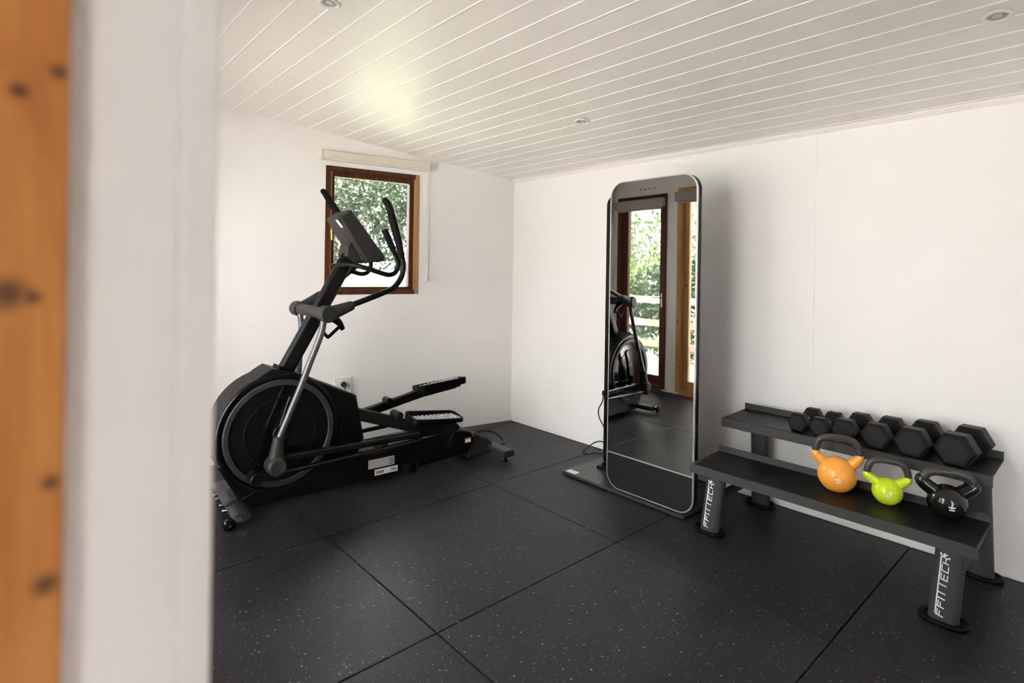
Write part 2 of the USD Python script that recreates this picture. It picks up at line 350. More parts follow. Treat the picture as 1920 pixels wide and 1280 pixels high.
# end wall out of sight at the right
wn = thing('wall_near', kind='structure')
part(wn, 'wall_board', prism([(.1, -.05), (.1, HC + .03), (rear_y(XR) - .2, HC + K * 3.4), (rear_y(XR) - .2, -.05)], XR, XR + .1, axes=YZX), 'wall_paint', smooth=False)
# rear wall (behind the camera): local x along the wall from the doorway's left jamb, local y into the room
wb = thing('wall_rear', loc=(REAR0[0], REAR0[1], 0), rotz=math.degrees(RA), kind='structure')
D1 = (-3.70, -3.00, .02, 2.19); D2 = (-2.86, -1.36, .02, 2.23); DO = (0., 1.25, -.05, 2.18); ADDED_W2 = (-1.16, -.26, .30, 2.16); ADDED_W3 = (1.75, 2.95, .30, 2.16)  # last two openings: unseen windows added for more light
HB = 2.60
out_b = Polygon([(-3.95, -.05), (XR - 3.05, -.05), (XR - 3.05, HB), (-3.95, HB)])
hb = unary_union([sbox(d[0], d[2], d[1], d[3]) for d in (D1, D2, DO, ADDED_W2, ADDED_W3)])
wp = out_b.difference(hb)
part(wb, 'wall_board', prism(np.array(wp.exterior.coords)[:-1], -.08, 0, axes=XZY, holes=[np.array(r.coords)[:-1] for r in wp.interiors]), 'wall_paint', smooth=False)
part(wb, 'outer_cladding', prism(np.array(wp.exterior.coords)[:-1], -.20, -.081, axes=XZY, holes=[np.array(r.coords)[:-1] for r in wp.interiors]), 'cladding', smooth=False)

# ceiling: planks parallel to the right wall, each its own board with chamfered edges
ce = thing('ceiling', loc=(0, 0, HC), tilt=-math.degrees(math.atan(K)), kind='structure')
PW = .1195; cs = math.cos(math.atan(K))
part(ce, 'backing', bx2((-.80, -3.9, .013), (XR + .2, .25, .03)), 'ceiling_paint', smooth=False)
for i in range(30):
    y1 = -.045 - i * PW + PW; y0 = y1 - PW
    if i == 0: y1 = .04
    xa = left_x((y0 + y1) / 2) - .06
    c = .006
    sec = [(y0 + .0006, .0125), (y0 + .0006, c), (y0 + .004, 0), (y1 - .0012, 0), (y1 - .0006, .001), (y1 - .0006, .0125)]
    part(ce, 'groove_highlight', prism([(y0 - .0045, .001), (y0 - .0036, -.0012), (y0 - .001, -.0026), (y0 + .0018, -.0026), (y0 + .0044, -.0012), (y0 + .0053, .001)][::-1], xa, XR + .1, axes=YZX), 'groove_highlight_white', smooth=50)  # raised white strip added in place of the bright highlight along each groove
    part(ce, 'ceiling_plank', prism(sec, xa, XR + .1, axes=YZX), 'ceiling_paint', smooth=False)
rf = single('roof', mv(rot(bx2((-.85, -4.0, .031), (XR + .6, .5, .10)), -math.degrees(math.atan(K)), (1, 0, 0)), (0, 0, HC)), 'roof_felt', kind='structure', smooth=False)
# cornice strips
t1 = thing('trim_1', kind='structure')
part(t1, 'cornice', prism([(0, HC + .004), (0, HC - .022), (-.006, HC - .022), (-.022, HC - .004), (-.022, HC + .006)], .0, XR, axes=YZX), 'ceiling_paint', smooth=False)

# doorway the picture is taken through: white lining boards and natural wood frame
tr = thing('trim_2', loc=(REAR0[0], REAR0[1], 0), rotz=math.degrees(RA), kind='structure')
part(tr, 'casing_strip', prism(rrect(-.02, -.017, .004, .006, .003, 3), -.04, 2.2), 'trim_paint')
part(tr, 'lining_board', prism(rrect(-.02, -.100, .0015, -.0185, .002, 3), -.04, 2.2), 'trim_paint')
part(tr, 'casing_strip', prism(rrect(1.246, -.017, 1.27, .006, .003, 3), -.04, 2.2), 'trim_paint')
part(tr, 'lining_board', prism(rrect(1.2485, -.100, 1.27, -.0185, .002, 3), -.04, 2.2), 'trim_paint')
dr = thing('door_3', loc=(REAR0[0], REAR0[1], 0), rotz=math.degrees(RA), kind='structure')
part(dr, 'frame_post', prism(rrect(-.03, -.27, .022, -.081, .004, 4), -.05, 2.2), 'pine_post', label='knotty orange pine door post in the left foreground')
part(dr, 'frame_post', prism(rrect(1.228, -.27, 1.28, -.081, .004, 4), -.05, 2.2), 'pine_wood')
part(dr, 'frame_head', bx2((.022, -.27, 2.14), (1.228, -.081, 2.2)), 'pine_wood', smooth=False)

# window in the left wall (local frame of the wall: x along, z up, y towards the room = INL)
wi = thing('window_1', loc=(0, 0, 0), rotz=ANG_L, kind='structure')
def wbox(a0, a1, z0, z1, d0, d1): return bx2((a0, d0 * INL, z0), (a1, d1 * INL, z1))   # d measured into the room
fo = .045
def bar_frame(a0, a1, z0, z1, w, d0, d1, bot=None):
    bot = bot or w
    return [wbox(a0, a0 + w, z0, z1, d0, d1), wbox(a1 - w, a1, z0, z1, d0, d1), wbox(a0 + w, a1 - w, z0, z0 + bot, d0, d1), wbox(a0 + w, a1 - w, z1 - w, z1, d0, d1)]
for k, m in enumerate(bar_frame(WA0, WA1, WZ0, WZ1, .034, -.105, .004)): part(wi, 'frame_bar', m, 'lit_wood' if k == 0 else 'dark_wood', smooth=False)  # one upright is painted as lit wood, the others stay dark
for m in bar_frame(WA0 + .034, WA1 - .034, WZ0 + .030, WZ1 - .034, .036, -.085, -.03, .026): part(wi, 'sash_bar', m, 'dark_wood', smooth=False)
part(wi, 'glass_pane', wbox(WA0 + .07, WA1 - .07, WZ0 + .056, WZ1 - .07, -.062, -.057), 'pane', smooth=False)
part(wi, 'sash_edge', wbox(WA1 - .052, WA1 - .038, WZ0 + .03, WZ1 - .05, -.03, -.022), 'lit_wood', smooth=False, label='golden wood edge of the open sash with light painted in')
hd = part(wi, 'fastener', cat(wbox(WA1 - .056, WA1 - .032, 1.55, 1.62, -.022, -.014), cyl((WA1 - .044, -.014 * INL, 1.585), (WA1 - .044, .012 * INL, 1.585), .008, 12), tube([(WA1 - .044, .012 * INL, 1.59), (WA1 - .043, .014 * INL, 1.56), (WA1 - .046, .012 * INL, 1.51)], .007, 10)), 'brass', label='brass window fastener')
part(wi, 'stay_pin', cat(wbox(WA1 - .056, WA1 - .03, WZ1 - .048, WZ1 - .04, -.022, -.012), cyl((WA1 - .043, -.014 * INL, WZ1 - .075), (WA1 - .043, -.014 * INL, WZ1 - .035), .004, 10)), 'brass')
part(wi, 'outer_sill', wbox(WA0 - .05, WA1 + .05, WZ0 - .05, WZ0 - .005, -.17, -.101), 'dark_wood', smooth=False)

# glazed doors of the rear wall, seen in the mirror
def glazed(name, D, leaves, wood_name, blind_h, fw_=.07):
    g = thing(name, loc=(REAR0[0], REAR0[1], 0), rotz=math.degrees(RA), kind='structure')
    x0, x1, z0, z1 = D
    for a, b in ((x0, x0 + .045), (x1 - .045, x1)): part(g, 'frame_post', bx2((a, -.15, z0), (b, .012, z1)), wood_name, smooth=False)
    part(g, 'frame_head', bx2((x0 + .045, -.15, z1 - .045), (x1 - .045, .012, z1)), wood_name, smooth=False)
    part(g, 'threshold', bx2((x0 + .045, -.15, z0 - .03), (x1 - .045, .012, z0 + .02)), wood_name, smooth=False)
    w = (x1 - x0 - .094) / leaves
    for k in range(leaves):
        a = x0 + .047 + k * w; b = a + w - .003
        l = part(g, 'door_stile', bx2((a, -.09, z0 + .022), (a + fw_, -.045, z1 - .048)), wood_name, smooth=False)
        part(g, 'door_stile', bx2((b - fw_, -.09, z0 + .022), (b, -.045, z1 - .048)), wood_name, smooth=False)
        part(g, 'door_rail', bx2((a + fw_, -.09, z0 + .022), (b - fw_, -.045, z0 + .022 + .10)), wood_name, smooth=False)
        part(g, 'door_rail', bx2((a + fw_, -.09, z1 - .048 - fw_), (b - fw_, -.045, z1 - .048)), wood_name, smooth=False)
        part(g, 'glass_pane', bx2((a + fw_, -.07, z0 + .122), (b - fw_, -.064, z1 - .048 - fw_)), 'pane', smooth=False)
        hx = b - fw_ / 2 if k == 0 else a + fw_ / 2
        part(g, 'door_handle', cat(rbox((hx, -.041, 1.0), (.03, .008, .16), .004), tube([(hx, -.04, 1.03), (hx, .0, 1.03), (hx - .02, .008, 1.03), (hx - .10, .008, 1.03)], .008, 10)), 'chrome')
    return g
glazed('door_1', D1, 1, 'dark_wood', .13)
glazed('door_2', D2, 2, 'pine_wood', .16)
# unseen windows added in the rear wall to brighten the right side
for nm, ADDED_W2 in (('added_window_2', ADDED_W2), ('added_window_3', ADDED_W3)):
  w2 = thing(nm, loc=(REAR0[0], REAR0[1], 0), rotz=math.degrees(RA), kind='structure')
  for a in (bx2((ADDED_W2[0], -.15, ADDED_W2[2]), (ADDED_W2[0] + .05, .01, ADDED_W2[3])), bx2((ADDED_W2[1] - .05, -.15, ADDED_W2[2]), (ADDED_W2[1], .01, ADDED_W2[3])), bx2((ADDED_W2[0] + .05, -.15, ADDED_W2[2]), (ADDED_W2[1] - .05, .01, ADDED_W2[2] + .05)), bx2((ADDED_W2[0] + .05, -.15, ADDED_W2[3] - .05), (ADDED_W2[1] - .05, .01, ADDED_W2[3]))):
      part(w2, 'frame_bar', a, 'dark_wood', smooth=False)
  part(w2, 'glass_pane', bx2((ADDED_W2[0] + .05, -.08, ADDED_W2[2] + .05), (ADDED_W2[1] - .05, -.074, ADDED_W2[3] - .05)), 'pane', smooth=False)
# unseen closed lobby added behind the doorway to keep daylight off the jamb
lb = thing('added_lobby', loc=(REAR0[0], REAR0[1], 0), rotz=math.degrees(RA), kind='structure')
part(lb, 'lobby_floor', bx2((-.10, -2.0, -.08), (1.60, -.20, -.02)), 'rubber_plain', smooth=False)
part(lb, 'lobby_wall', bx2((-.10, -2.0, -.08), (-.04, -.201, 2.5)), 'wall_paint', smooth=False)
part(lb, 'lobby_wall', prism([(-2.0, -.08), (-.201, -.08), (-.201, 2.5), (-2.0, 2.5)], 1.55, 1.61, axes=YZX, holes=[[(-1.44, .9), (-.94, .9), (-.94, 2.05), (-1.44, 2.05)]]), 'wall_paint', smooth=False)
part(lb, 'added_lobby_window', bx2((1.58, -1.44, .9), (1.586, -.94, 2.05)), 'pane', smooth=False)  # unseen side window of the lobby, added to brighten the door jamb
part(lb, 'lobby_wall', bx2((-.10, -2.06, -.08), (1.61, -2.0, 2.5)), 'wall_paint', smooth=False)
part(lb, 'lobby_ceiling', bx2((-.10, -2.06, 2.4), (1.61, -.201, 2.5)), 'ceiling_paint', smooth=False)
for nm, D, lab in (('roller_blind', D1, 'rolled-up grey roller blind over the dark glazed door, seen in the mirror'), ('roller_blind', D2, 'rolled-up grey roller blind over the pine glazed door, at the mirror edge')):
    o = thing(nm, lab, 'blind', (REAR0[0], REAR0[1], 0), math.degrees(RA))
    part(o, 'cassette', rbox(((D[0] + D[1]) / 2, .055, D[3] - .10), (D[1] - D[0] - .02, .08, .10), .012), 'blind_grey')
    part(o, 'hem_bar', rbox(((D[0] + D[1]) / 2, .055, D[3] - .162), (D[1] - D[0] - .06, .02, .024), .006), 'blind_grey')

# ---------------------------------------------------------------- blind, chain, socket and lamps of the room
rb = thing('roller_blind', 'cream roller blind cassette above the small dark-framed window', 'blind', (0, 0, 0), ANG_L)
part(rb, 'cassette', mv(rot(rbox((0, 0, 0), (.815, .055, .060), .008), 0, (1, 0, 0)), (1.234, .029 * INL, 2.118)), 'blind_cream')
part(rb, 'cassette_lip', rbox((1.234, .030 * INL, 2.085), (.80, .045, .010), .004), 'white_plastic')
part(rb, 'end_cap', rbox((.822, .029 * INL, 2.117), (.012, .058, .064), .005), 'white_plastic')
part(rb, 'end_cap', rbox((1.646, .029 * INL, 2.117), (.012, .058, .064), .005), 'blind_cream')
ch = part(rb, 'pull_chain', cat(tube([(.826, .02 * INL, 2.09), (.826, .012 * INL, 1.7), (.822, .012 * INL, 1.24), (.816, .012 * INL, 1.225), (.810, .012 * INL, 1.24), (.812, .012 * INL, 1.7), (.818, .02 * INL, 2.09)], .0028, 8)), 'white_plastic')
part(ch, 'chain_weight', rbox((.816, .012 * INL, 1.235), (.02, .016, .06), .006), 'white_plastic')
so = thing('power_socket', 'white power socket on the left wall behind the elliptical trainer', 'socket', (0, 0, 0), ANG_L)
part(so, 'face_plate', rbox((1.462, .006 * INL, .44), (.125, .012, .125), .005), 'white_plastic')
part(so, 'outlet_ring', lathe([(0, .030), (.003, .032), (.004, .026), (.004, .02)], (1.475, .011 * INL, .445), (0, INL, 0)), 'white_plastic')
pl = thing('power_plug', 'round black plug in the white socket behind the elliptical trainer', 'plug', (0, 0, 0), ANG_L)
part(pl, 'plug_body', lathe([(0, .019), (.004, .021), (.022, .02), (.030, .015), (.032, .009)], (1.462, .0165 * INL, .452), (0, INL, 0), 24), 'cable_black')
part(pl, 'plug_cable', tube([(1.462, .046 * INL, .452), (1.462, .062 * INL, .44), (1.47, .05 * INL, .33), (1.48, .03 * INL, .10), (1.48, .05 * INL, .01), (1.40, .12 * INL, .007)], .0035, 8), 'cable_black')
def spot(x, y, lab):
    z = HC - K * y
    s = thing('ceiling_spotlight', lab, 'ceiling light', (x, y, z), 0, None, None, -math.degrees(math.atan(K)))
    part(s, 'rim', lathe([(.0, .030), (-.002, .043), (-.006, .043), (-.009, .036), (-.006, .029), (.0, .027)], (0, 0, 0), (0, 0, 1), 40), 'white_plastic')
    part(s, 'lamp_well', lathe([(-.001, .0275), (-.0035, .0265), (-.004, .019), (-.0015, .017), (-.0012, .0)][:4], (0, 0, 0), (0, 0, 1), 32), 'lamp_dark')
    part(s, 'lamp_lens', lathe([(-.001, .0165), (-.0045, .015), (-.006, .008)], (0, 0, 0), (0, 0, 1), 24), 'lamp_glass')
    return s
spot(1.462, -.785, 'small white recessed ceiling spotlight above the standing mirror')
spot(3.304, -.79, 'white recessed ceiling spotlight at the top right, above the dumbbells')
spot(1.461, -2.319, 'white recessed ceiling spotlight cut by the top edge of the picture')

# ---------------------------------------------------------------- standing smart mirror
mr = thing('smart_mirror', 'tall standing fitness mirror with silver rim and dark lower panel', 'mirror', (1.61, -.38, 0))
ox, oy = 1.61, -.38
part(mr, 'base_plate', mv(prism(rrect(1.175, -.605, 2.05, -.185, .012, 4), .004, .022, bev=.003), (-ox, -oy, 0)), 'plate_metal')
for x in (1.25, 1.98):
    for y in (-.55, -.24): part(mr, 'rubber_foot', cyl((x - ox, y - oy, 0), (x - ox, y - oy, .005), .02, 16), 'rubber_plain')
part(mr, 'warning_label', bx2((1.198 - ox, -.592 - oy, .022), (1.275 - ox, -.545 - oy, .0228)), 'sticker_white', smooth=False, label='white label on the base plate corner')
col = part(mr, 'back_column', mv(prism(rrect(1.314, .03, 1.876, 1.80, .06, 8), -.365, -.335, bev=.005, axes=XZY), (-ox, -oy, 0)), 'black_satin')
part(mr, 'column_foot', mv(cat(rbox((1.60, -.35, .032), (.62, .10, .018), .006), rbox((1.60, -.35, .05), (.56, .06, .03), .008)), (-ox, -oy, 0)), 'black_satin')
for z in (.55, 1.35): part(mr, 'hinge_arm', mv(rbox((1.75, -.45, z), (.22, .20, .07), .01), (-ox, -oy, 0)), 'black_plastic')
MX0, MX1, MZ0, MZ1, MY = 1.530, 2.100, .030, 1.836, -.597
part(mr, 'housing', mv(prism(rrect(MX0 + .004, MZ0 + .004, MX1, MZ1 - .002, .085, 10), MY + .012, MY + .045, bev=.004, axes=XZY), (-ox, -oy, 0)), 'black_satin')
rim_o, rim_i = rrect(MX0, MZ0, MX1, MZ1, .09, 12), rrect(MX0 + .006, MZ0 + .006, MX1 - .006, MZ1 - .006, .084, 12)
part(mr, 'silver_rim', mv(prism(rim_o, MY, MY + .012, axes=XZY, holes=[rim_i]), (-ox, -oy, 0)), 'rim_silver', label='thin silver rim')
gp = Polygon(rrect(MX0 + .0062, MZ0 + .0062, MX1 - .0062, MZ1 - .0062, .0838, 12))
up_p = gp.intersection(sbox(0, .240, 5, 5)); lo_p = gp.intersection(sbox(0, 0, 5, .233))
part(mr, 'mirror_glass', mv(prism(np.array(up_p.exterior.coords)[:-1], MY + .0015, MY + .011, axes=XZY), (-ox, -oy, 0)), 'mirror_glass', smooth=False)
part(mr, 'speaker_panel', mv(prism(np.array(lo_p.exterior.coords)[:-1], MY + .0015, MY + .011, axes=XZY), (-ox, -oy, 0)), 'panel_dark', smooth=False, label='dark matte lower panel')
part(mr, 'silver_line', mv(bx2((MX0 + .0062, MY + .0005, .233), (MX1 - .0062, MY + .011, .240)), (-ox, -oy, 0)), 'rim_silver', smooth=False)
for x in (1.745, 1.775, 1.80, 1.835): part(mr, 'camera_dot', mv(cyl((x, MY + .0005, 1.776), (x, MY + .004, 1.776), .004, 14), (-ox, -oy, 0)), 'black_gloss')
cbw = thing('power_cable', 'thin black power cable hanging and looping at the mirror foot', 'cable', (1.3, -.3, 0))
part(cbw, 'hanging_loop', mv(tube([(1.316, -.348, .50), (1.285, -.325, .50), (1.268, -.32, .44), (1.235, -.315, .385), (1.24, -.315, .33), (1.30, -.33, .27), (1.325, -.33, .22)], .0042, 8), (-1.3, .3, 0)), 'cable_black')
part(cbw, 'floor_loop', mv(tube([(1.24, -.17, .115), (1.13, -.17, .115), (1.06, -.185, .075), (1.005, -.20, .012), (1.03, -.18, .005), (1.08, -.10, .006), (1.20, -.10, .006), (1.33, -.12, .006)], .0042, 8), (-1.3, .3, 0)), 'cable_black')
part(cbw, 'plug', mv(rbox((1.30, -.333, .505), (.035, .03, .035), .008), (-1.3, .3, 0)), 'cable_black')

# ---------------------------------------------------------------- dumbbell rack
rk = thing('dumbbell_rack', 'black two-tier steel weight rack with white vertical lettering on its front legs', 'rack', (2.69, -.36, 0))
RX, RY = 2.69, -.36
def shelf(y0, y1, zf, zb, lipf, lipb):
    t = .005; x0, x1 = (2.108 if y0 < -.5 else 2.122), 3.256
    sec = [(y0, zf - lipf), (y0, zf), (y1 - t, zb), (y1 - t, zb + lipb), (y1, zb + lipb), (y1, zb - t), (y0 + t, zf - t), (y0 + t, zf - lipf)]
    return mv(prism(sec, x0, x1, bev=.0012, axes=YZX), (-RX, -RY, 0))
part(rk, 'shelf', shelf(-.648, -.345, .327, .331, .042, .034), 'rack_metal', smooth=20)
part(rk, 'shelf', shelf(-.352, -.072, .517, .524, .045, .034), 'rack_metal', smooth=20)
for (ya, yb, za, zb) in ((-.640, -.352, .3272, .3308), (-.344, -.079, .5172, .5238)):
    part(rk, 'shelf_mat', mv(prism([(ya, za), (yb, zb), (yb, zb + .0022), (ya, za + .0022)], 2.128, 3.250, bev=.0006, axes=YZX), (-RX, -RY, 0)), 'shelf_rubber', smooth=False)
def oval(cx, cy, wx, wy, n=8): return rrect(cx - wx / 2, cy - wy / 2, cx + wx / 2, cy + wy / 2, min(wx, wy) / 2 * .98, n)
def leg(xb, yb, xt, yt, zt):
    a, b = oval(xb, yb, .096, .056), oval(xt, yt, .096, .056); n = len(a)
    v = np.vstack([np.c_[a, np.full(n, .012)], np.c_[b, np.full(n, zt)]]); f = []
    for i in range(n): j = (i + 1) % n; f += [[i, j, j + n], [i, j + n, i + n]]
    v = np.vstack([v, [[xb, yb, .012], [xt, yt, zt]]])
    for i in range(n): j = (i + 1) % n; f += [[2 * n, j, i], [2 * n + 1, n + i, n + j]]
    l = part(rk, 'leg', mv(tm(v, f), (-RX, -RY, 0)), 'leg_metal')
    o, i_ = oval(xb, yb, .158, .108), oval(xb, yb, .125, .076)
    part(l, 'foot_cap', mv(cat(prism(o, 0, .012, bev=.003), tube(np.c_[oval(xb, yb, .146, .096, 6), np.full(28, .012)], .0075, 10, curve=False, closed=True)), (-RX, -RY, 0)), 'black_plastic')
    return l
# lettering: stroke polygons in (along, height) units of the letter height
W_ = .062
def S(*p): return LineString(p).buffer(W_, cap_style=2, join_style=2)
FF = [S((0, 0), (.10, .47), (.62, .47)), S((.09, .43), (.2, .9)), S((.2, .70), (.75, .70))]
def text_shape():
    g, x = [], 0.
    def add(sh, adv):
        nonlocal x
        g.extend(affinity.translate(s, x, 0) for s in sh); x += adv
    F_ = [S((.0, 0), (.16, 1.0)), S((.08, .5), (.66, .5)), S((.13, .78), (.82, .78))]
    add(F_, .98); add(F_, .98)
    add([S((.0, 0), (.16, 1.0))], .62)
    add([S((.0, 0), (.16, 1.0))], .92)
    add([S((.0, 0), (.16, 1.0))], .58)
    add([S((.70, .0), (.05, .0), (.16, .78), (.86, .78)), S((.1, .42), (.72, .42))], .95)
    add([S((.74, .0), (.06, .0), (.17, .78), (.88, .78)), ], .98)
    add([S((.0, 0), (.13, .78)), S((.06, .42), (.62, .40)), S((.62, .40), (.70, .0)), S((.62, .40), (.80, .72)), S((.58, .0), (.84, .0))], .72)
    g.append(sbox(-.1 + .35, .92, x + .05, 1.08))                        # the bar that joins the letters' tops
    g += [Point(x + .30, .62).buffer(.16), S((x - .02, .75), (x + .22, .95), (x + .36, 1.18)), S((x + .1, .72), (x + .35, .25)), S((x + .30, 1.02), (x + .48, 1.12))]
    return unary_union(g), x + .5
TXT, TXL = text_shape()
def lettering(l, xb, yb, xt, yt, zt):
    z0, z1 = .030, .268; s = (z1 - z0) / TXL; hgt = .025
    ms = []
    for g in getattr(TXT, 'geoms', [TXT]):
        P = np.array(g.exterior.coords)[:-1]; m = prism(P, 0, 1, holes=[np.array(r.coords)[:-1] for r in g.interiors])
        v = m.vertices; z = z0 + v[:, 0] * s; t = (z - .012) / (zt - .012)
        cx, cy = xb + (xt - xb) * t, yb + (yt - yb) * t
        m.vertices = np.c_[cx - .010 + (.5 - v[:, 1]) * hgt - RX, cy - .028 - .0003 - v[:, 2] * .0012 - RY, z]
        ms.append(m)
    # text runs up the leg, tops of the letters to the left
    part(l, 'lettering', cat(*ms), 'text_white', smooth=False, label='white vertical lettering with a running figure')
for xb, xt in ((2.205, 2.232), (3.152, 3.172)):
    l = leg(xb, -.612, xt, -.60, .290); lettering(l, xb, -.612, xt, -.60, .290)
for xb, xt in ((2.225, 2.225), (3.185, 3.172)):
    leg(xb, -.085, xt, -.115, .515)
for x in (2.245, 3.188):
    part(rk, 'side_bar', mv(rbox((x, -.35, .19), (.028, .46, .035), .006), (-RX, -RY, 0)), 'rack_metal')
    part(rk, 'shelf_bracket', mv(prism([(-.60, .285), (-.34, .29), (-.34, .262), (-.60, .257)], x - .012, x + .012, axes=YZX), (-RX, -RY, 0)), 'rack_metal', smooth=False)
    part(rk, 'shelf_bracket', mv(prism([(-.345, .468), (-.10, .475), (-.10, .43), (-.16, .42)], x - .02, x + .02, axes=YZX), (-RX, -RY, 0)), 'rack_metal', smooth=False)

# ---------------------------------------------------------------- hex dumbbells
def hexhead(h, y0, y1):
    """Hex head lying on a flat, flat-to-flat h, from y0 to y1, its rims chamfered."""
    r = h / math.sqrt(3); P = np.array([(r * math.cos(math.radians(60 * k)), r * math.sin(math.radians(60 * k)) + h / 2) for k in range(6)])
    return prism(P, y0, y1, bev=h * .075, axes=XZY)
def dumbbell(xn, xf, h, ln, thick, lab):
    dx, dy = xf - xn, .255
    rz = -math.degrees(math.atan2(dx, dy))
    d = thing('hex_dumbbell', lab, 'dumbbell', ((xn + xf) / 2, -.2165, .5232), rz, 'black hex dumbbells on the upper rack shelf')
    for s in (-1, 1):
        y0, y1 = (-ln / 2, -ln / 2 + thick) if s < 0 else (ln / 2 - thick, ln / 2)
        hd = part(d, 'hex_head', hexhead(h, y0, y1), 'hex_rubber', smooth=20)
        yo = -ln / 2 if s < 0 else ln / 2
        r = h * .36 / math.cos(math.radians(30)) ; P = [(r * math.cos(math.radians(60 * k)), r * math.sin(math.radians(60 * k)) + h / 2) for k in range(6)]
        part(hd, 'end_face', prism(P, min(yo, yo + s * .0025), max(yo, yo + s * .0025), bev=.001, axes=XZY), 'hex_face', smooth=False)
        part(hd, 'weight_mark', bx2((-h * .2, (y0 + y1) / 2 - .009, h - .0006), (h * .2, (y0 + y1) / 2 + .009, h + .0006)), 'hex_face', smooth=False)
    a = ln / 2 - thick + .002
    part(d, 'handle', lathe([(-a, .012), (-a * .92, .0135), (-a * .5, .0155), (0, .0165), (a * .5, .0155), (a * .92, .0135), (a, .012)], (0, 0, h / 2), (0, 1, 0), 24), 'chrome')
DB = [(2.506, 2.512, .086, .225, .055), (2.606, 2.612, .086, .225, .052), (2.716, 2.732, .103, .245, .062), (2.845, 2.860, .110, .25, .066), (2.982, 2.996, .120, .262, .074), (3.132, 3.158, .130, .27, .082)]
DL = ['leftmost and one of the two smallest hex dumbbells on the upper shelf', 'second hex dumbbell from the left on the upper shelf, small', 'third hex dumbbell from the left, half above the orange kettlebell handle',
      'third hex dumbbell from the right, medium sized, on the upper shelf', 'second largest hex dumbbell, next to the rightmost one', 'largest hex dumbbell, rightmost on the upper shelf']
for q, lab in zip(DB, DL): dumbbell(*q, lab)

# ---------------------------------------------------------------- kettlebells
def emblem(scale):
    g = [Point(0, .34).buffer(.12), LineString([(-.42, .10), (-.15, .02), (0, .14), (.15, .02), (.42, .10)]).buffer(.075), LineString([(0, .10), (-.14, -.10)]).buffer(.06), LineString([(0, .10), (.14, -.10)]).buffer(.06), LineString([(-.42, -.32), (.42, -.32)]).buffer(.05, cap_style=2), LineString([(-.32, -.47), (.32, -.47)]).buffer(.035, cap_style=2)]
    return affinity.scale(unary_union(g), scale, scale, origin=(0, 0))
def kettlebell(loc, rz, R, H, hw, hr, body_m, lab, disc=False):
    k = thing('kettlebell', lab, 'kettlebell', loc, rz, 'kettlebells on the lower rack shelf')
    zc = R * .93
    prof = []
    for t in np.linspace(-90, 90, 40):
        z = zc + R * math.sin(math.radians(t)); r = R * math.cos(math.radians(t))
        if z < 0: continue
        prof.append((z, r))
    prof = [(0.0, prof[0][1] * .82), (.002, prof[0][1] * .97)] + [p for p in prof if p[0] > .004]
    prof[-1] = (prof[-1][0], .0008)
    body = lathe(prof, seg=56)
    # handle path in the x-z plane
    zt = H - hr
    path = np.array([(-R * .62, 0, zc + R * .55), (-hw * .47, 0, zc + R * .98), (-hw * .5, 0, zc + R * 1.18), (-hw * .475, 0, zt - .034), (-hw * .37, 0, zt - .009), (-hw * .18, 0, zt), (0, 0, zt + .001), (hw * .18, 0, zt), (hw * .37, 0, zt - .009), (hw * .475, 0, zt - .034), (hw * .5, 0, zc + R * 1.18), (hw * .47, 0, zc + R * .98), (R * .62, 0, zc + R * .55)])
    sp = spline(path, 8); cut = zc + R * 1.20
    lo_l = [p for p in sp[: len(sp) // 2] if p[2] <= cut + .004]; lo_r = [p for p in sp[len(sp) // 2:] if p[2] <= cut + .004]
    hi = [p for p in sp if p[2] >= cut]
    horns = [tube(lo, np.linspace(hr * 1.55, hr * 1.07, len(lo)) if i == 0 else np.linspace(hr * 1.07, hr * 1.55, len(lo)), 20, curve=False) for i, lo in enumerate((lo_l, lo_r))]
    mm = lambda m: manifold3d.Manifold(manifold3d.Mesh(m.vertices.astype(np.float32), m.faces.astype(np.uint32)))
    try:
        solid = mm(body) + mm(horns[0]) + mm(horns[1]); q = solid.to_mesh()
        b = tm(q.vert_properties[:, :3], q.tri_verts) if len(q.tri_verts) else cat(body, *horns)
    except Exception:
        b = cat(body, *horns)
    bd = part(k, 'body', b, body_m, smooth=40)
    part(k, 'handle', tube(hi, hr, 20, curve=False), 'handle_metal', label='bare dark metal grip')
    def on_sphere(shape, lift, depth):
        ms = []
        for g in getattr(shape, 'geoms', [shape]):
            m = prism(np.array(g.exterior.coords)[:-1], 0, R * .02, holes=[np.array(r.coords)[:-1] for r in g.interiors]).subdivide_to_size(R * .12)
            v = m.vertices.copy(); v[:, 2] /= R * .02; x, z = v[:, 0], v[:, 1]
            y = -np.sqrt(np.maximum(R * R - x * x - z * z, 1e-6)); n = np.c_[x, y, z] / R
            m.vertices = np.c_[x, y, z] + n * (lift + v[:, 2] * depth)[:, None] + [0, 0, zc]; ms.append(m)
        return cat(*ms)
    if disc:
        rg = Point(0, 0).buffer(R * .47, 24).difference(Point(0, 0).buffer(R * .42, 24))
        part(bd, 'logo_ring', on_sphere(affinity.translate(rg, 0, -R * .02), -.0008, .0028), body_m)
    part(bd, 'logo', on_sphere(affinity.translate(emblem(R * .36), 0, -R * .02), .0001, .0007), 'text_white', smooth=False, label='small white figure emblem')
    return k
kettlebell((2.734, -.463, .3318), 22, .079, .252, .172, .0155, 'orange_vinyl', 'orange kettlebell with dark handle on the lower shelf')
kettlebell((2.925, -.452, .3320), 20, .057, .196, .146, .0138, 'lime_vinyl', 'lime green kettlebell, smallest of the three, on the lower shelf')
kettlebell((3.124, -.420, .3323), 24, .068, .200, .172, .0180, 'black_vinyl', 'glossy black kettlebell at the right end of the lower shelf', True)

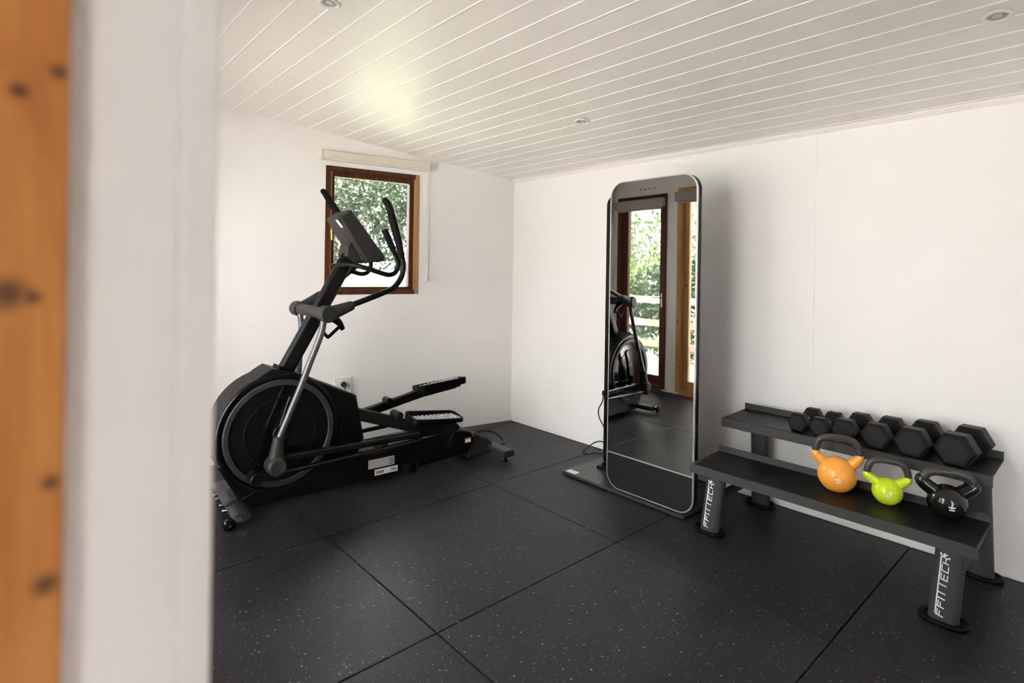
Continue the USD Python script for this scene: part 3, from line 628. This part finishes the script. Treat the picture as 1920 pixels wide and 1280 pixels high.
# ---------------------------------------------------------------- elliptical trainer (local: x to the near side, y to the rear, z up)
el = thing('elliptical_trainer', 'black elliptical cross trainer with console in front of the small window', 'elliptical trainer', (.397, -2.41, 0), -3.783)
base = [(.06, .085), (.12, .03), (.62, .035), (.83, .028), (1.48, .060), (1.515, .10), (1.515, .178), (1.47, .195), (1.36, .236), (1.28, .222), (1.05, .212), (.75, .204), (.30, .19)]
bs = part(el, 'base_frame', prism(base, -.125, .125, bev=.008, axes=YZX), 'dark_gloss', smooth=20)
CU, CZ = .257, .405
circ = ring_pts(CU, CZ, .322, 72)
sh = unary_union([Polygon(circ), Polygon([(-.045, .27), (.052, .085), (.115, .035), (.635, .035), (.742, .285), (.690, .550), (.47, .655), (.36, .705), (.257, .725)]), Polygon([(.06, .64), (.165, .722), (.215, .752), (.345, .705), (.39, .68), (.3, .5)])]).simplify(.0015)
shd = part(el, 'shroud', prism(np.array(sh.exterior.coords)[:-1], -.118, .118, bev=.012, axes=YZX), 'black_plastic', smooth=30)
for s in (1, -1):
    def ringmesh(r0, r1, d0, d1):
        a, b = sorted((s * d0, s * d1)); return prism(ring_pts(CU, CZ, r1, 80), a, b, bev=.004, axes=YZX, holes=[ring_pts(CU, CZ, r0, 80)])
    part(shd, 'outer_ring', ringmesh(.298, .318, .119, .128), 'dark_gloss')
    part(shd, 'grey_ring', ringmesh(.258, .288, .119, .140), 'ring_grey', label='matte grey ring around the disc')
    a, b = sorted((s * .119, s * .132))
    dk = part(el, 'crank_disc', prism(ring_pts(CU, CZ, .256, 80), a, b, bev=.003, axes=YZX), 'black_gloss', label='glossy black crank disc')
    a, b = sorted((s * .1325, s * .136))
    part(dk, 'disc_groove', prism(ring_pts(CU, CZ, .190, 64), a, b, bev=.001, axes=YZX, holes=[ring_pts(CU, CZ, .184, 64)]), 'black_plastic')
    part(dk, 'hub_cap', prism(ring_pts(CU, CZ, .045, 32), *sorted((s * .1325, s * .150)), bev=.005, axes=YZX), 'black_satin')
    part(dk, 'crank_arm', rot(rbox((s * .140, CU, CZ), (.014, .05, .40), .006), -18 if s > 0 else 162, (1, 0, 0), (0, CU, CZ)), 'black_gloss')
# mast
md = np.array([0, .40, .66]); md /= np.linalg.norm(md)
def along(P0, P1, w, d, r, n=8):
    """A rounded bar from P0 to P1 in the y-z plane: w wide across x, d deep."""
    P0, P1 = np.asarray(P0, float), np.asarray(P1, float); a = (P1 - P0) / np.linalg.norm(P1 - P0); b = np.cross([1., 0, 0], a); v = []
    q = rrect(-w / 2, -d / 2, w / 2, d / 2, r, n)
    k = len(q); 
    for P in (P0, P1): v.append(P + np.outer(q[:, 0], [1., 0, 0]) + np.outer(q[:, 1], b))
    v.append(P0[None]); v.append(P1[None]); f = []
    for i in range(k):
        j = (i + 1) % k; f += [[i, j, j + k], [i, j + k, i + k], [2 * k, j, i], [2 * k + 1, k + i, k + j]]
    m = tm(np.vstack(v), f); m.fix_normals(); return m
part(el, 'mast', along((0, .292, .68), (0, .672, 1.372), .064, .092, .028), 'black_satin', smooth=50)
part(el, 'mast_collar', along((0, .275, .655), (0, .315, .73), .10, .13, .03), 'black_plastic', smooth=50)
part(el, 'pivot_axle', cat(cyl((-.192, .455, 1.050), (.215, .455, 1.050), .033, 28, bev=.004)), 'grey_plastic')
PV = np.array([0, .455, 1.05])
def handle(s, ang):
    x = .245 if s > 0 else -.203
    def R_(pts): 
        P = np.array([(x + (p[2] if len(p) > 2 else 0) * s, p[0], p[1]) for p in pts], float) - PV; c, q = math.cos(math.radians(ang)), math.sin(math.radians(ang))
        return np.c_[P[:, 0], P[:, 1] * c - P[:, 2] * q, P[:, 1] * q + P[:, 2] * c] + PV
    h = part(el, 'moving_handle', tube(R_([(.57, 1.086), (.69, 1.127), (.789, 1.163), (.858, 1.195), (.905, 1.259), (.915, 1.329), (.897, 1.408)]), .0165, 16), 'black_satin')
    part(h, 'handle_grip', tube(R_([(.903, 1.375), (.885, 1.45), (.862, 1.526), (.838, 1.60), (.822, 1.655), (.806, 1.695, -.01), (.792, 1.710, -.02)]), [.0185, .021, .022, .022, .021, .0195, .016], 16), 'grip_foam', label='black foam grip')
    slv = R_([(.455, 1.046), (.52, 1.066), (.598, 1.093)])
    part(h, 'pivot_sleeve', cat(tube(slv, [.045, .036, .027], 20, n=5), cyl(PV + [.2 * s, 0, 0], PV + [.29 * s, 0, 0], .046, 28, bev=.008)), 'grey_plastic')
    part(h, 'lower_tube', tube(R_([(.443, 1.02), (.430, .95), (.402, .87), (.366, .78), (.325, .67), (.265, .525), (.214, .40), (.206, .37)]), .0175, 16), 'tube_metal', label='satin metal lower handle tube')
    bt = R_([(.214, .41), (.206, .33), (.200, .272)])
    b = part(h, 'pivot_boot', cat(tube(bt, [.027, .036, .045], 22, n=5), cyl(bt[2] - [.05, 0, 0], bt[2] + [.05, 0, 0], .048, 32, bev=.012)), 'grey_plastic', label='grey plastic pivot boot')
    part(b, 'cap_ring', lathe([(0, .036), (.004, .037), (.005, .030), (.002, .028)], bt[2] + [.0495 * s, 0, 0], (s, 0, 0), 32), 'ring_grey')
    return bt[2]
pn = handle(1, 0); pf = handle(-1, 18)
# link arms, pedal arms, rails
def link(P0, P1, w, d, mt='black_gloss', nm='link_arm'): return part(el, nm, along(P0, P1, w, d, .008, 4), mt, smooth=40)
link((.205, .20, .288), (.205, 1.06, .282), .04, .036)
link((-.205, pf[1], pf[2] + .01), (-.205, 1.25, .44), .04, .036)
link((.085, .70, .435), (.125, 1.04, .318), .05, .07, 'black_satin', 'pedal_arm')
link((-.115, .62, .335), (-.125, 1.30, .462), .045, .055, 'black_satin', 'pedal_arm')
hb2 = part(el, 'pedal_hub', cat(cyl((.06, .955, .395), (.155, .955, .395), .026, 24, bev=.004), rbox((.1, .96, .365), (.05, .05, .06), .01)), 'black_satin')
part(el, 'pedal_hub', cat(cyl((-.16, 1.0, .435), (-.08, 1.0, .435), .022, 24, bev=.004)), 'black_satin')
for s in (1, -1):
    part(el, 'guide_rail', tube([(.205 * s, .13, .208), (.205 * s, .50, .221), (.205 * s, .80, .232), (.205 * s, 1.08, .244)], .0135, 12), 'black_gloss')
    part(el, 'rail_roller', cat(cyl((.145 * s, .115, .208), (.235 * s, .115, .208), .032, 26, bev=.006)), 'black_satin')
part(el, 'rail_knuckle', cat(cyl((.145, .835, .245), (.20, .835, .245), .026, 22, bev=.004), rbox((.165, .82, .225), (.04, .07, .045), .008)), 'black_satin')
part(el, 'rail_knuckle', cat(cyl((.145, 1.045, .250), (.205, 1.045, .250), .026, 22, bev=.004), cyl((.205, 1.045, .25), (.209, 1.045, .25), .008, 12)), 'black_satin')
part(el, 'pedal_bracket', prism([(1.06, .252), (1.02, .30), (1.06, .318), (1.36, .292), (1.38, .262), (1.33, .238)][::-1], .05, .19, bev=.006, axes=YZX), 'black_satin', smooth=30)
def pedal(cx, cy, cz, tilt):
    w, l, h = .158, .375, .058
    o = rrect(-w / 2, -l / 2, w / 2, l / 2, .035, 6); i_ = rrect(-w / 2 + .012, -l / 2 + .012, w / 2 - .012, l / 2 - .012, .026, 6)
    def pl(m): return mv(rot(m, tilt, (1, 0, 0)), (cx, cy, cz))
    # the rim is higher at the front and the inner side than at the outer rear
    def shape(m):
        v = m.vertices.copy(); topv = v[:, 2] > .0; s_in = -1 if cx > 0 else 1
        cutz = .016 * np.clip(v[:, 1] / l + .5, 0, 1) + .026 * np.clip(-s_in * v[:, 0] / w + .5, 0, 1)
        v[topv, 2] -= cutz[topv]; m = m.copy(); m.vertices = v; return m
    p = part(el, 'foot_pedal', pl(cat(shape(prism(o, -.022, .036, holes=[i_])), prism(o, -.026, -.010, bev=.004), rbox((0, -.02, -.038), (.09, .26, .03), .008), rbox((0, .14, -.04), (.03, .05, .035), .006))), 'black_plastic', smooth=25)
    part(p, 'tread_plate', pl(prism(rrect(-w / 2 + .013, -l / 2 + .013, w / 2 - .013, l / 2 - .013, .024, 5), -.0098, -.004)), 'tread_grey', smooth=False, label='grey anti-slip tread')
    studs = []
    for a in range(4):
        for b in range(11):
            x, y = -w / 2 + .03 + a * (w - .06) / 3, -l / 2 + .035 + b * (l - .07) / 10
            studs.append(prism([(x - .011, y - .009), (x + .011, y - .009), (x + .011, y + .009), (x - .011, y + .009)], -.004, .006, bev=.004))
    part(p, 'tread_studs', pl(cat(*studs)), 'stud_grey', smooth=False, label='raised pale tread blocks', kind='stuff')
pedal(.128, 1.215, .345, -4.5); pedal(-.136, 1.405, .500, 6.5)
# console
cn = part(el, 'console', prism([(.575, 1.602), (.637, 1.648), (.652, 1.642), (.861, 1.385), (.868, 1.365), (.85, 1.347), (.745, 1.337)][::-1], -.135, .105, bev=.010, axes=YZX), 'console_grey', smooth=30)
part(cn, 'back_cover', prism([(.588, 1.585), (.612, 1.600), (.752, 1.395), (.742, 1.345), (.728, 1.348)], -.115, .085, bev=.006, axes=YZX), 'grey_plastic', smooth=30)
part(cn, 'console_neck', prism([(.640, 1.440), (.662, 1.468), (.70, 1.46), (.77, 1.365), (.765, 1.335), (.70, 1.335), (.632, 1.375)][::-1], -.072, .065, bev=.008, axes=YZX), 'grey_plastic', smooth=30)
part(cn, 'screen', mv(rot(bx((0, 0, 0), (.19, .002, .22)), 39.2, (1, 0, 0)), (-.015, .7575, 1.5145)), 'black_gloss', smooth=False)
part(cn, 'white_label', mv(rot(bx((0, 0, 0), (.035, .0016, .055)), 39.2, (1, 0, 0)), (.055, .5995 - .008, 1.5716 - .006)), 'sticker_white', smooth=False, label='small white label on the console back')
# fixed handlebars
for s in (1, -1):
    x = .20 * s
    h = part(el, 'fixed_handlebar', tube([(.03 * s, .60, 1.318), (.12 * s, .635, 1.324), (.18 * s, .70, 1.308), (x, .78, 1.282), (x, .845, 1.268), (x, .888, 1.285), (x, .904, 1.335), (x, .885, 1.388), (x, .862, 1.430)], .0145, 16), 'black_satin')
    part(h, 'pulse_grip', tube([(x, .868, 1.42), (x, .842, 1.472), (x, .812, 1.532)], .019, 16, n=4), 'grip_foam')
part(el, 'bottle_holder', cat(tube([(.17, .485, 1.03), (.17, .52, 1.02), (.17, .555, .992), (.17, .578, .955)], [.026, .024, .019, .014], 14, flat=.6, flat_axis=(1, 0, 0)), tube([(.17, .562, .972), (.17, .53, .945), (.17, .497, .915), (.17, .487, .918), (.17, .455, .955)], .0095, 12, n=3)), 'black_plastic', label='hooked black holder under the pivot')
# front and rear stabilisers
fb = part(el, 'front_stabiliser', cat(mv(hull(np.vstack([np.array([x, 0, 0]) + _ico * [.001, .046, .022] for x in (-.285, .25)])), (0, .045, .042))), 'bar_grey')
part(el, 'front_bracket', cat(prism([(-.01, .06), (.03, .085), (.14, .10), (.22, .04), (.05, .03)], -.07, .09, bev=.006, axes=YZX)), 'bar_grey', smooth=30)
for s in (1, -1):
    w = part(el, 'transport_wheel', lathe([(-.014, .012), (-.014, .024), (-.010, .029), (.010, .029), (.014, .024), (.014, .012)], (.268 * s, -.018, .0295), (1, 0, 0), 30), 'black_gloss')
    part(w, 'axle_bolt', cat(cyl((.250 * s, -.018, .0295), (.290 * s, -.018, .0295), .006, 12), rbox((.245 * s, .012, .036), (.012, .07, .030), .005)), 'chrome')
    part(el, 'stabiliser_screw', cyl((.05 * s, -.024, .05), (.05 * s, -.004, .05), .009, 12, bev=.002), 'chrome'); part(el, 'stabiliser_screw', cyl((.12 * s, -.024, .045), (.12 * s, 0, .045), .009, 12, bev=.002), 'chrome')
part(el, 'rear_housing', prism([(1.50, .015), (1.52, .168), (1.56, .176), (1.66, .132), (1.70, .105), (1.715, .06), (1.70, .02)][::-1], -.095, .100, bev=.012, axes=YZX), 'grey_plastic', smooth=35)
part(el, 'rear_cover', prism([(1.35, .22), (1.40, .235), (1.50, .21), (1.535, .16), (1.53, .12), (1.50, .10), (1.30, .12)][::-1], -.13, .13, bev=.010, axes=YZX), 'black_satin', smooth=35)
part(el, 'rear_stabiliser', hull(np.vstack([np.array([x, y, .056]) + _ico * [.004, .022, .022] for x in (-.29, .285) for y in (1.685, 1.735)])), 'bar_grey')
for s in (1, -1): part(el, 'levelling_foot', cat(cyl((.262 * s, 1.70, .003), (.262 * s, 1.70, .040), .010, 16), lathe([(0, .016), (.003, .018), (.010, .017), (.013, .010)], (.262 * s, 1.70, 0), (0, 0, 1), 22)), 'black_plastic')
part(el, 'foot_bolt', cyl((.245, 1.678, .016), (.262, 1.678, .016), .009, 14, bev=.002), 'chrome')
part(el, 'lift_handle', tube([(-.07, 1.66, .115), (-.07, 1.72, .128), (-.06, 1.80, .118), (-.03, 1.855, .085), (.0, 1.868, .06), (.04, 1.85, .045), (.055, 1.79, .04), (.055, 1.72, .045)], .0115, 14), 'bar_grey')
knob = part(el, 'levelling_knob', lathe([(0, .047), (.004, .050), (.052, .051), (.056, .047), (.060, .03)], (.165, 1.02, .055), (0, 0, 1), 30), 'black_plastic')
st = part(el, 'spec_sticker', bx2((.1255, .765, .098), (.1268, .935, .152)), 'sticker_grey', smooth=False, label='pale grey information sticker')
part(st, 'sticker_print', cat(*[bx2((.1268, .90, .106 + .014 * k), (.1272, .928, .112 + .014 * k)) for k in range(3)]), 'ink_dark', smooth=False)
st = part(el, 'serial_sticker', bx2((.1255, .806, .052), (.1268, .958, .088)), 'sticker_white', smooth=False, label='white serial number sticker')
part(st, 'sticker_print', cat(*[bx2((.1268, .815 + .006 * k, .060), (.1272, .815 + .006 * k + .003 + .002 * (k % 2), .080 - .003 * (k % 3))) for k in range(9)]), 'ink_dark', smooth=False)
part(st, 'sticker_print', cat(*[bx2((.1268, .915 + .006 * k, .062), (.1272, .919 + .006 * k, .078 - .003 * (k % 2))) for k in range(6)]), 'ink_dark', smooth=False)
st = part(el, 'warning_sticker', bx2((.1305, 1.452, .138), (.1318, 1.498, .168)), 'sticker_white', smooth=False, label='white warning sticker with a red band')
part(st, 'red_band', bx2((.1318, 1.452, .160), (.1322, 1.498, .168)), 'sticker_red', smooth=False)

# ---------------------------------------------------------------- outside: lawn bank, deck, railing, shrubs and trees
def sheet(P, z0, mt, nm, label, ct):
    return single(nm, P, mt, label, ct, smooth=40)
# lawn rising beyond the small window
gx, gy = np.meshgrid(np.linspace(-16, -.75, 50), np.linspace(-9, 14, 50), indexing='ij')
gz = -.35 + 1.62 * np.clip((-gx - 1.6) / 3.0, 0, 1) ** 1.2 + .10 * (meshkit.fbm(np.stack([gx * .8, gy * .8, gx * 0], -1), 3) - .5)
def grid(gx, gy, gz):
    a, b = gx.shape; i = np.arange(a * b).reshape(a, b)
    f = np.vstack([np.stack([i[:-1, :-1], i[1:, :-1], i[1:, 1:]], -1).reshape(-1, 3), np.stack([i[:-1, :-1], i[1:, 1:], i[:-1, 1:]], -1).reshape(-1, 3)])
    return tm(np.stack([gx, gy, gz], -1).reshape(-1, 3), f)
single('lawn_bank', grid(gx, gy, gz), 'lawn', kind='structure', smooth=True)
gx, gy = np.meshgrid(np.linspace(-14, 14, 30), np.linspace(-20, -5.2, 24), indexing='ij')
single('garden_ground', grid(gx, gy, -.45 + 0 * gx + .12 * (meshkit.fbm(np.stack([gx * .7, gy * .7, gx * 0], -1), 3) - .5)), 'gravel', kind='structure', smooth=True)
dk = thing('deck', kind='structure')
for i in range(14):
    y1 = -3.62 - i * .145
    part(dk, 'deck_board', prism([(y1 - .138, -.13), (y1, -.13), (y1, -.092), (y1 - .138, -.092)], -4.2, 7.0, bev=.002, axes=YZX), 'deck_wood', smooth=False)
rl = thing('deck_railing', 'pale wooden deck railing seen through the glazed door in the mirror', 'railing', (0, -5.45, -.09))
for x in np.arange(-4.1, 7.1, 1.6): part(rl, 'post', bx2((x - .045, -.045, 0), (x + .045, .045, 1.02)), 'rail_wood', smooth=False)
for z in (.30, .62, .98): part(rl, 'rail', bx2((-4.2, .045, z - .05), (7.0, .085, z + .05)), 'rail_wood', smooth=False)

def leaves(c, rad, n, size, seed, shell=.55):
    r = np.random.default_rng(seed); c, rad = np.asarray(c, float), np.asarray(rad, float)
    d = r.normal(size=(n, 3)); d /= np.linalg.norm(d, axis=1)[:, None]
    lump = .75 + .5 * meshkit.fbm(d * 2.2 + seed, 3, seed)
    P = c + d * rad * (lump * (shell + (1 - shell) * r.random(n) ** .6))[:, None]
    a = r.normal(size=(n, 3)); a /= np.linalg.norm(a, axis=1)[:, None]
    b = np.cross(a, r.normal(size=(n, 3))); b /= np.linalg.norm(b, axis=1)[:, None]; nn = np.cross(a, b)
    s = size * r.uniform(.6, 1.35, n)[:, None]
    v = np.stack([P - a * s, P + b * s * .42 + nn * s * .12, P + a * s, P - b * s * .42 + nn * s * .12], 1).reshape(-1, 3)
    i = np.arange(n)[:, None] * 4
    return tm(v, np.vstack([i + [0, 1, 2], i + [0, 2, 3]]))
def plant(name, label, ct, x, y, z, blobs, lm, size, seed, trunk=None, group=None):
    t = thing(name, label, ct, (x, y, z), 0, group)
    r = np.random.default_rng(seed)
    top = max(b[0][2] + b[1][2] * .3 for b in blobs)
    stems = [tube([(0, 0, -.1), (r.uniform(-.1, .1), r.uniform(-.1, .1), top * .35), (r.uniform(-.25, .25), r.uniform(-.25, .25), top * .7), (blobs[0][0][0] * .6, blobs[0][0][1] * .6, top)], [trunk, trunk * .8, trunk * .55, trunk * .25], 8)]
    for b in blobs: stems.append(tube([(0, 0, top * .25), (b[0][0] * .45, b[0][1] * .45, b[0][2] * .6 + top * .1), tuple(b[0])], [trunk * .5, trunk * .38, trunk * .15], 7))
    part(t, 'trunk', cat(*stems), 'bark')
    part(t, 'foliage', cat(*[leaves(c, rad, n, size, seed * 31 + k) for k, (c, rad, n) in enumerate(blobs)]), lm, smooth=False, kind='stuff')
    return t
# beyond the small window
plant('leafy_shrub', 'pale green leafy shrub filling the middle of the small window', 'shrub', -5.3, 1.15, 1.15, [((0, 0, .75), (.75, .85, .75), 2300), ((.1, -.35, 1.5), (.6, .7, .6), 1500), ((-.1, .45, 1.4), (.6, .7, .65), 1500)], 'leaf_mid', .043, 3, .05)
plant('leafy_shrub', 'dark green leafy shrub at the left side of the small window', 'shrub', -5.6, .05, 1.15, [((0, 0, .7), (.7, .75, .7), 2100), ((0, .1, 1.5), (.6, .6, .6), 1600)], 'leaf_green', .043, 5, .05)
plant('leafy_shrub', 'green leafy shrub at the right side of the small window', 'shrub', -5.5, 2.35, 1.15, [((0, 0, .8), (.8, .75, .8), 2300), ((.1, -.1, 1.7), (.6, .6, .7), 1600)], 'leaf_green', .043, 7, .05)
plant('garden_tree', 'light-leaved tree at the top of the small window', 'tree', -7.2, 1.6, 1.2, [((0, 0, 2.3), (1.2, 1.5, 1.1), 2800), ((.3, -1.1, 2.0), (.9, .9, .9), 1400), ((-.2, 1.3, 2.4), (1., 1., 1.1), 1700)], 'leaf_pale', .06, 9, .09)
plant('garden_tree', 'dark-leaved tree standing behind the shrubs outside the small window', 'tree', -8.6, -.6, 1.2, [((0, 0, 2.0), (1.3, 1.4, 1.3), 2400), ((.2, 1.3, 2.4), (1.1, 1.1, 1.1), 1500)], 'leaf_mid', .065, 11, .1)
plant('garden_tree', 'green tree behind the shrubs to the right of the small window', 'tree', -8.2, 3.6, 1.2, [((0, 0, 2.0), (1.3, 1.4, 1.4), 2400), ((.2, -.8, 3.0), (1.1, 1.2, 1.1), 1600)], 'leaf_green', .065, 12, .1)
# beyond the deck, seen in the mirror
plant('garden_shrub', 'bushy green shrub behind the deck railing in the mirror', 'shrub', -2.1, -7.0, -.45, [((0, 0, 1.0), (.95, .9, .95), 2200), ((.5, .1, 1.55), (.6, .6, .5), 900)], 'leaf_green', .06, 21, .05)
plant('garden_shrub', 'yellowish shrub behind the deck railing in the mirror', 'shrub', -2.9, -7.9, -.45, [((0, 0, 1.5), (.85, .8, .75), 1700), ((-.4, .2, .8), (.8, .8, .8), 1300)], 'leaf_yellow', .06, 23, .05)
plant('garden_shrub', 'low green shrub left of the yellowish one behind the railing', 'shrub', -3.9, -7.2, -.45, [((0, 0, .95), (.9, .9, .9), 2000)], 'leaf_green', .06, 25, .05)
plant('garden_shrub', 'green shrub behind the railing at the right edge of the mirror', 'shrub', -.7, -7.3, -.45, [((0, 0, 1.0), (.9, .9, .95), 2000)], 'leaf_mid', .06, 27, .05)
for k, (x, y, lab, lm) in enumerate([(-3.2, -10.2, 'pale thin-trunked tree at the left of the mirrored door', 'leaf_pale'), (-1.9, -10.8, 'pale thin-trunked tree at the right of the mirrored door', 'leaf_pale'), (-.3, -9.6, 'light green tree beyond the pine door in the mirror', 'leaf_mid'), (-4.8, -9.6, 'grey-green tree at the far left of the mirrored garden', 'leaf_pale')]):
    plant('slender_tree', lab, 'tree', x, y, -.45, [((0, 0, 3.6), (1.1, 1.1, 1.4), 1300), ((.5, .2, 2.4), (.9, .9, .8), 800), ((-.4, -.2, 4.8), (1., 1., 1.), 800)], lm, .07, 41 + k, .06)
